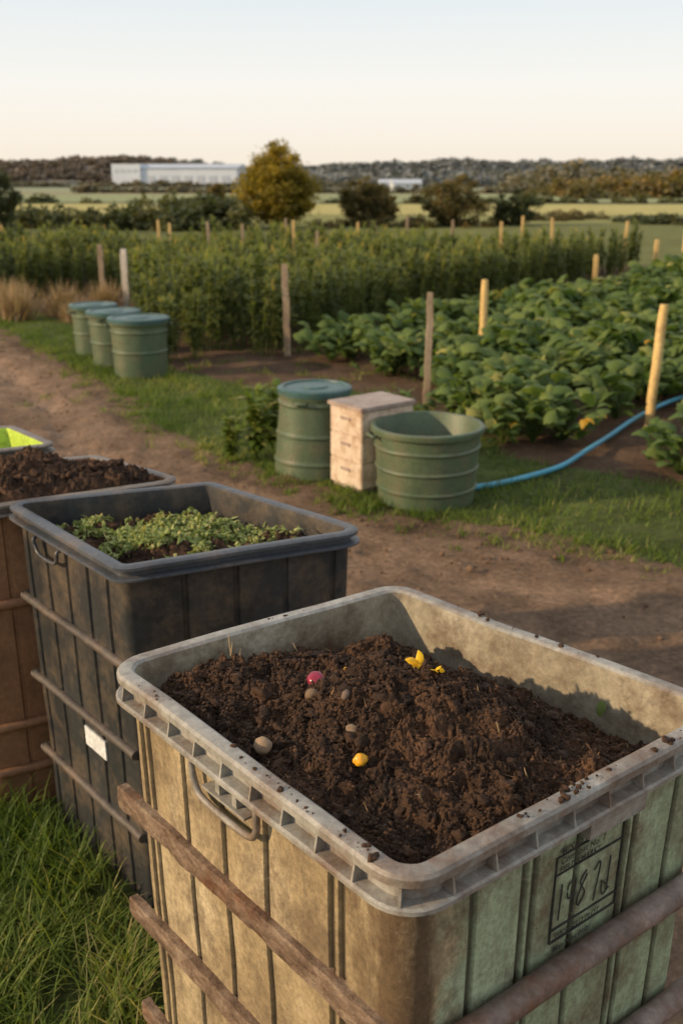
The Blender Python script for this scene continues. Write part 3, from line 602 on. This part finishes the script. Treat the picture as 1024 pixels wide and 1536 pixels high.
def text(body,side,s,z,size,quad,par,slant=0,bold=.0004):
    cu=bpy.data.curves.new('t','FONT'); cu.body=body; cu.size=size; cu.offset=bold; cu.shear=slant
    o=bpy.data.objects.new('t',cu); sc.collection.objects.link(o); dg=bpy.context.evaluated_depsgraph_get(); me=bpy.data.meshes.new_from_object(o.evaluated_get(dg)); bpy.data.objects.remove(o)
    p=facept(quad,side,s,z,-.0215,ZT); px=facept(quad,side,s+.1,z,-.0215,ZT)-p; pz=facept(quad,side,s,z+.1,-.0215,ZT)-p
    ux=Vector(px).normalized(); uz=Vector(pz).normalized(); un=ux.cross(uz)
    mt=Matrix((( ux.x,uz.x,un.x,p[0]),(ux.y,uz.y,un.y,p[1]),(ux.z,uz.z,un.z,p[2]),(0,0,0,1)))
    me.transform(mt); me.materials.clear(); me.materials.append(M['ink']); t=bpy.data.objects.new('printed_text',me); sc.collection.objects.link(t); t.parent=par
text('MIXED ORGANIC',1,.44,.930,.0175,QF,fb); text('Compost No. 7',1,.44,.911,.0175,QF,fb); text('FIELD J MARKT',1,.44,.895,.0155,QF,fb)
text('WKS FIELD PLOT',1,.44,.762,.015,QF,fb,.2); text('Mon. Nov. 01/21',1,.44,.736,.014,QF,fb,.2)
def stroke(pts):
    V,F,T=tube(smoothpath([facept(QF,1,s,z,-.0222,ZT) for s,z in pts],24),.0015,5); mk('handwriting',V,[F,T],M['ink'],parent=fb)
for dx,st in ((0,[(0,.0),(.003,.07)]),(.025,[(.02,.065),(.0,.06),(.002,.033),(.02,.04),(.022,.065),(.018,.0)]),(.065,[(.018,.07),(0,.052),(.018,.025),(0,.005),(-.004,.025),(.02,.062)]),(.11,[(0,.06),(.02,.068),(.008,-.005)]),(.15,[(.015,.07),(.012,.0)]),(.15,[(.012,.012),(-.006,.025),(.0,-.004),(.02,.005)])):
    stroke([(.45+dx*.95+a,.798+b) for a,b in st])
QB=[(-1.00,2.80),(-.545,2.265),(.085,2.56),(-.41,3.03)]
bb=mkbin('compost_bin',QB,ZT,[M['black'],M['blackrim'],M['black']],{0:[.15,.32,.5,.68,.84],1:[.25,.45,.65,.85],2:[.3,.6],3:[.3,.6]},4,0,.055,.62)
for z in (.76,.50,.24):
    for s in (0,1,2,3): sweep(QB,s,.04,.96,z,-.024,circ(.014),ZT,M['band'] if s==0 else M['black'],bb,'band',.002,40)
U(0,.28,.50,1.0,.95,-.004,.0055,M['blackrim'],bb,QB)
plate(QB,0,.52,.70,.40,.46,-.026,.005,M['label'],bb,'paper_label')
QC=[(-1.50,3.08),(-1.12,2.735),(-.49,3.075),(-.86,3.385)]
bc=mkbin('compost_bin',QC,1.04,[M['brown'],M['dull'],M['brown']],{0:[.3,.6],1:[.2,.45,.7],2:[.5],3:[.5]},6,0,.055,.6)
for z in (.72,.30,.14):
    for s in (0,1,2,3): sweep(QC,s,.04,.96,z,-.015,circ(.016),1.04,M['brown'],bc,'band',.002,30)
QD=[(-1.74,3.56),(-1.46,3.26),(-1.01,3.48),(-1.27,3.78)]
bd=mkbin('compost_bin',QD,1.05,[M['brown'],M['dull'],M['lime']],{},9,0,.05,.5)
# ---------------------------------------------------------------- bin contents
def contents(name,quad,hf,na,nb,mat,par,ncl,ncs,inset=.04,seed=2,fib=0,rough=1.0):
    Q=np.array(quad,float); C=Q.mean(0); Qi=C+(Q-C)*(1-inset/ (np.linalg.norm(Q-C,axis=1)*.70))[:,None]
    L,Nn,Rr,B=Qi
    def XY(a,b): 
        return (L[None]*((1-a)*(1-b))[:,None]+B[None]*(a*(1-b))[:,None]+Nn[None]*((1-a)*b)[:,None]+Rr[None]*(a*b)[:,None])
    def sq(a,b):
        u_,v_=a*2-1,b*2-1; k=.09
        return (u_*(1-k*np.abs(v_)**6)+1)/2,(v_*(1-k*np.abs(u_)**6)+1)/2
    def H(a,b,xy):
        p=P3(xy[:,0],xy[:,1]); w=p+.022*np.stack([vnoise(p*24,seed+8),vnoise(p*24,seed+9),0*p[:,0]],-1)+.006*np.stack([vnoise(p*80,seed+18),vnoise(p*80,seed+19),0*p[:,0]],-1)
        bil=np.abs(vnoise(w*24,seed+1)); bil2=np.abs(vnoise(w*62,seed+2)); bil3=np.abs(vnoise(w*140,seed+4))
        return hf(a,b)+rough*(.026*fbm(p*8,3,seed)+.024*(bil-.3)+.013*bil2+.009*bil3+.004*fbm(p*260,2,seed+3))
    A,Bb=np.meshgrid(np.linspace(0,1,na),np.linspace(0,1,nb)); a=A.ravel();b=Bb.ravel(); a2,b2=sq(a,b); xy=XY(a2,b2); zz=H(a,b,xy)
    edge=np.minimum(np.minimum(a,1-a),np.minimum(b,1-b)); zz-=np.where(edge<.012,.03,0)
    p=P3(xy[:,0],xy[:,1]); rv=np.clip(.5+.75*fbm(p*14,5,seed+5)+.5*np.abs(vnoise(p*60,seed+6))-.15,0,1)
    mk(name,np.c_[xy,zz],gridF(nb,na)[:,::-1],mat,smooth=True,rnd=rv,parent=par)
    def sc_(T,n,s0,s1,pw,nm,sink=.2):
        a=rng.uniform(.02,.98,n); b=rng.uniform(.02,.98,n)
        keep=vnoise(P3(a*7,b*7),seed+11)+rng.random(n)*1.3>.1; a=a[keep];b=b[keep];n=len(a)
        a2,b2=sq(a,b); xy=XY(a2,b2); z=H(a,b,xy); s=s0+(s1-s0)*rng.random(n)**pw
        scatter(T,np.c_[xy,z+s*sink],rng.random(n)*6.28,s,.6,tilt=.9).make(nm,mat,smooth=True,parent=par)
    sc_(clT,ncl,.004,.015,3,'compost_lumps',-.1); sc_(clS,ncs,.0012,.0048,2,'compost_crumbs',.2)
    if fib:
        a=rng.uniform(.02,.98,fib); b=rng.uniform(.02,.98,fib); xy=XY(*sq(a,b)); z=H(a,b,xy)+.001
        V,F=leaves(np.c_[xy,z],rng.random(fib)*6.28,rng.normal(.1,.3,fib),.006+.026*rng.random(fib)**3,.001+.0018*rng.random(fib),rng.normal(0,.5,fib),'grass',2)
        mk('fibres',V,F,M['fibre'],rnd=rep(rng.random(fib)**2,V,fib),parent=par)
    def at(a,b):
        a=np.atleast_1d(a).astype(float); b=np.atleast_1d(b).astype(float)
        a2,b2=sq(a,b); xy=XY(a2,b2); return np.c_[xy,H(a,b,xy)]
    return at
def hF(a,b):
    z=.998+.008*b-.085*np.clip((a-.52)/.48,0,1)**1.5-.035*np.clip((.22-b)/.22,0,1)*np.clip(a/.5,0,1)
    z=z+.085*np.exp(-(((a-.50)/.25)**2+((b-.54)/.29)**2))
    z=z+.020*np.exp(-(((a-.25)/.12)**2+((b-.10)/.10)**2))+.045*np.exp(-(((a-.80)/.10)**2+((b-.12)/.08)**2))
    z=z-.035*np.exp(-(((a-.93)/.05)**2+((b-.72)/.12)**2))
    return z
at=contents('compost',QF,hF,640,700,M['compost'],fb,900,30000,.043,2,1800)
def hB(a,b): return .950+.030*np.exp(-(((a-.5)/.35)**2+((b-.45)/.35)**2))+.035*np.exp(-(((a-.9)/.12)**2+((b-.75)/.2)**2))
atb=contents('compost',QB,hB,200,200,M['compost'],bb,300,3500,.045,12,300)
n=7500; a=np.clip(rng.normal(.50,.19,n),.05,.9); b=np.clip(rng.normal(.42,.2,n),.06,.9)
k_=vnoise(P3(a*6,b*6),61)+.6*vnoise(P3(a*15,b*15),62)+.75>.5; a=a[k_];b=b[k_];n=len(a)
pp=atb(a,b); pp[:,2]+=.001+.016*rng.random(n)
V,F=leaves(pp,rng.random(n)*6.28,rng.normal(.0,.6,n),.007+.024*rng.random(n)**2,.006+.010*rng.random(n),rng.normal(.5,.9,n),'squash',3,.5,rng.normal(0,.6,n))
mk('green_clippings',V,F,M['chop'],rnd=rep(rng.random(n),V,n),parent=bb,smooth=True)
def hC(a,b): return 1.03+.065*np.exp(-(((a-.5)/.36)**2+((b-.45)/.40)**2))
contents('compost',QC,hC,150,150,M['compost'],bc,500,2500,.045,22,200,1.3)
# ---------------------------------------------------------------- items on compost
def blob(name,a,b,s,stops,sx=(1,1,1),lift=.3,rough=.4,seed=1,amp=.12):
    p=at(a,b)[0]; V,F,r=ico(3,amp,seed,1.1); V=V*np.array(sx)*s
    m=weathered(name+'_skin',stops,(40,40,40),rough,.1,.0005,(.1,.05,.03),.5,200)
    o=mk(name,V,F,m,smooth=True); o.location=(p[0],p[1],p[2]+s*lift); o.rotation_euler=(rng.normal(0,.4),rng.normal(0,.4),rng.random()*6); return o
def peel(name,a,b,s,n=4):
    p=at(a,b)[0]
    V,F=leaves(rng.normal(0,s*.15,(n,3)),rng.random(n)*6.28,rng.normal(.25,.3,n),s*(.7+.6*rng.random(n)),s*.7,rng.normal(.5,.5,n),'broad',3,.5,rng.normal(0,.5,n))
    o=mk(name,V,F,M['yel'],rnd=rep(rng.random(n),V,n),smooth=True); o.location=(p[0],p[1],p[2]+.012)
blob('red_onion',.34,.35,.018,[(.3,(.14,.01,.025)),(.6,(.32,.025,.06)),(.8,(.48,.12,.15))],(1.1,.95,1),.75,.25,1,.25)
blob('potato',.29,.39,.013,[(.3,(.12,.075,.04)),(.7,(.20,.13,.08))],(1,.8,1.2),.5,.85,5,.3)
blob('potato',.07,.47,.016,[(.3,(.20,.135,.08)),(.7,(.29,.21,.14))],(1.1,.9,.9),.7,.85,7,.3)
blob('potato',.25,.58,.010,[(.3,(.16,.10,.06)),(.7,(.24,.17,.11))],(1.2,.9,.8),.5,.85,8,.3)
blob('pebble',.31,.49,.010,[(.3,(.12,.08,.06)),(.7,(.18,.13,.10))],(1,.7,.8),.5,.85,9,.3)
peel('squash_peel',.56,.49,.028,6); peel('squash_peel',.54,.57,.015,3); peel('squash_peel',.45,.34,.013,3)
blob('squash_piece',.20,.66,.013,[(.3,(.6,.25,.01)),(.7,(.8,.42,.02))],(.8,1,1.1),.8,.4,3,.5)
p=facept(QF,2,.30,.985,-.048,ZT); n=3
V,F=leaves(np.zeros((n,3)),np.array([3.9,4.3,3.4]),np.array([-1.3,-.9,-1.1]),.032,.018,.6,'broad',3,.3); o=mk('green_leaf',V,F,M['squash'],rnd=rep(np.array([.6,.7,.8]),V,n),smooth=True); o.location=p
for a_,b_,l in ((.30,.03,.05),(.33,.02,.04),(.28,.05,.045),(.55,.05,.03),(.2,.85,.03),(.5,.8,.03),(.45,.92,.03)):
    p=at(a_,b_)[0]; az=rng.random()*6.28; V,F,T=tube([p-[0,0,.005],p+[l*.3*math.cos(az),l*.3*math.sin(az),l*.5],p+[l*.5*math.cos(az),l*.5*math.sin(az),l*(.6+.4*rng.random())]],[.0018,.0014,.0006],5); mk('straw_stalk',V,[F,T],M['dry'],rnd=np.full(len(V),.7),smooth=True)
t=[]
for s,f,nn_ in ((1,.45,40),(1,.75,14),(2,.4,10),(0,.6,14),(0,.2,8),(3,.5,8),(0,.9,20),(2,.7,14)):
    for k in range(nn_):
        q=facept(QF,s,np.clip(f+rng.normal(0,.06),.09,.91),ZT,-.006-.02*rng.random(),ZT); q[2]=ZT+.003; t.append(q)
t=np.array(t); scatter(clS,t,rng.random(len(t))*6.28,.001+.006*rng.random(len(t))**3).make('compost_crumbs_on_rim',M['compost'],smooth=True,parent=fb)
# ---------------------------------------------------------------- camera, light, world
cam=bpy.data.cameras.new('camera'); co=bpy.data.objects.new('camera',cam); sc.collection.objects.link(co); sc.camera=co
cam.sensor_fit='VERTICAL'; cam.sensor_height=36; cam.sensor_width=24; cam.lens=35.16; cam.clip_end=6000; cam.clip_start=.05
co.location=(0,0,1.95); co.rotation_euler=(R(90-18.37),0,0)
cam.dof.use_dof=True; cam.dof.focus_distance=1.75; cam.dof.aperture_fstop=5.0
EL=R(19); az=(-.96,-.27); l=math.hypot(*az); sd=Vector((az[0]/l*math.cos(EL),az[1]/l*math.cos(EL),math.sin(EL)))
sun=bpy.data.lights.new('sun','SUN'); so=bpy.data.objects.new('sun',sun); sc.collection.objects.link(so); sun.energy=5.0; sun.angle=R(1.0); sun.color=(1,.73,.44)
so.rotation_euler=sd.to_track_quat('Z','Y').to_euler()
w=bpy.data.worlds.new('World'); sc.world=w; w.use_nodes=True; nt=w.node_tree; bg=nt.nodes['Background']
sky=nt.nodes.new('ShaderNodeTexSky'); sky.sky_type='NISHITA'; sky.sun_disc=False; sky.sun_elevation=EL; sky.sun_rotation=math.atan2(az[0],az[1])%(2*math.pi); sky.dust_density=2.5
tc=nt.nodes.new('ShaderNodeTexCoord'); sx=nt.nodes.new('ShaderNodeSeparateXYZ'); nt.links.new(tc.outputs['Generated'],sx.inputs[0])
hz=ramp(nt,sx.outputs['Z'],[(0,(.95,.83,.68)),(.035,(.97,.885,.77)),(.08,(.95,.92,.86)),(.155,(.80,.85,.87)),(.4,(.78,.79,.81)),(1,(.70,.73,.78))])
vm=nt.nodes.new('ShaderNodeVectorMath'); vm.operation='SCALE'; vm.inputs['Scale'].default_value=10; nt.links.new(hz,vm.inputs[0])
mx=mixc(nt,.88,sky.outputs[0],vm.outputs[0]); nt.links.new(mx,bg.inputs[0]); bg.inputs[1].default_value=.11
sc.view_settings.view_transform='Standard'; sc.view_settings.look='None'; sc.view_settings.exposure=0
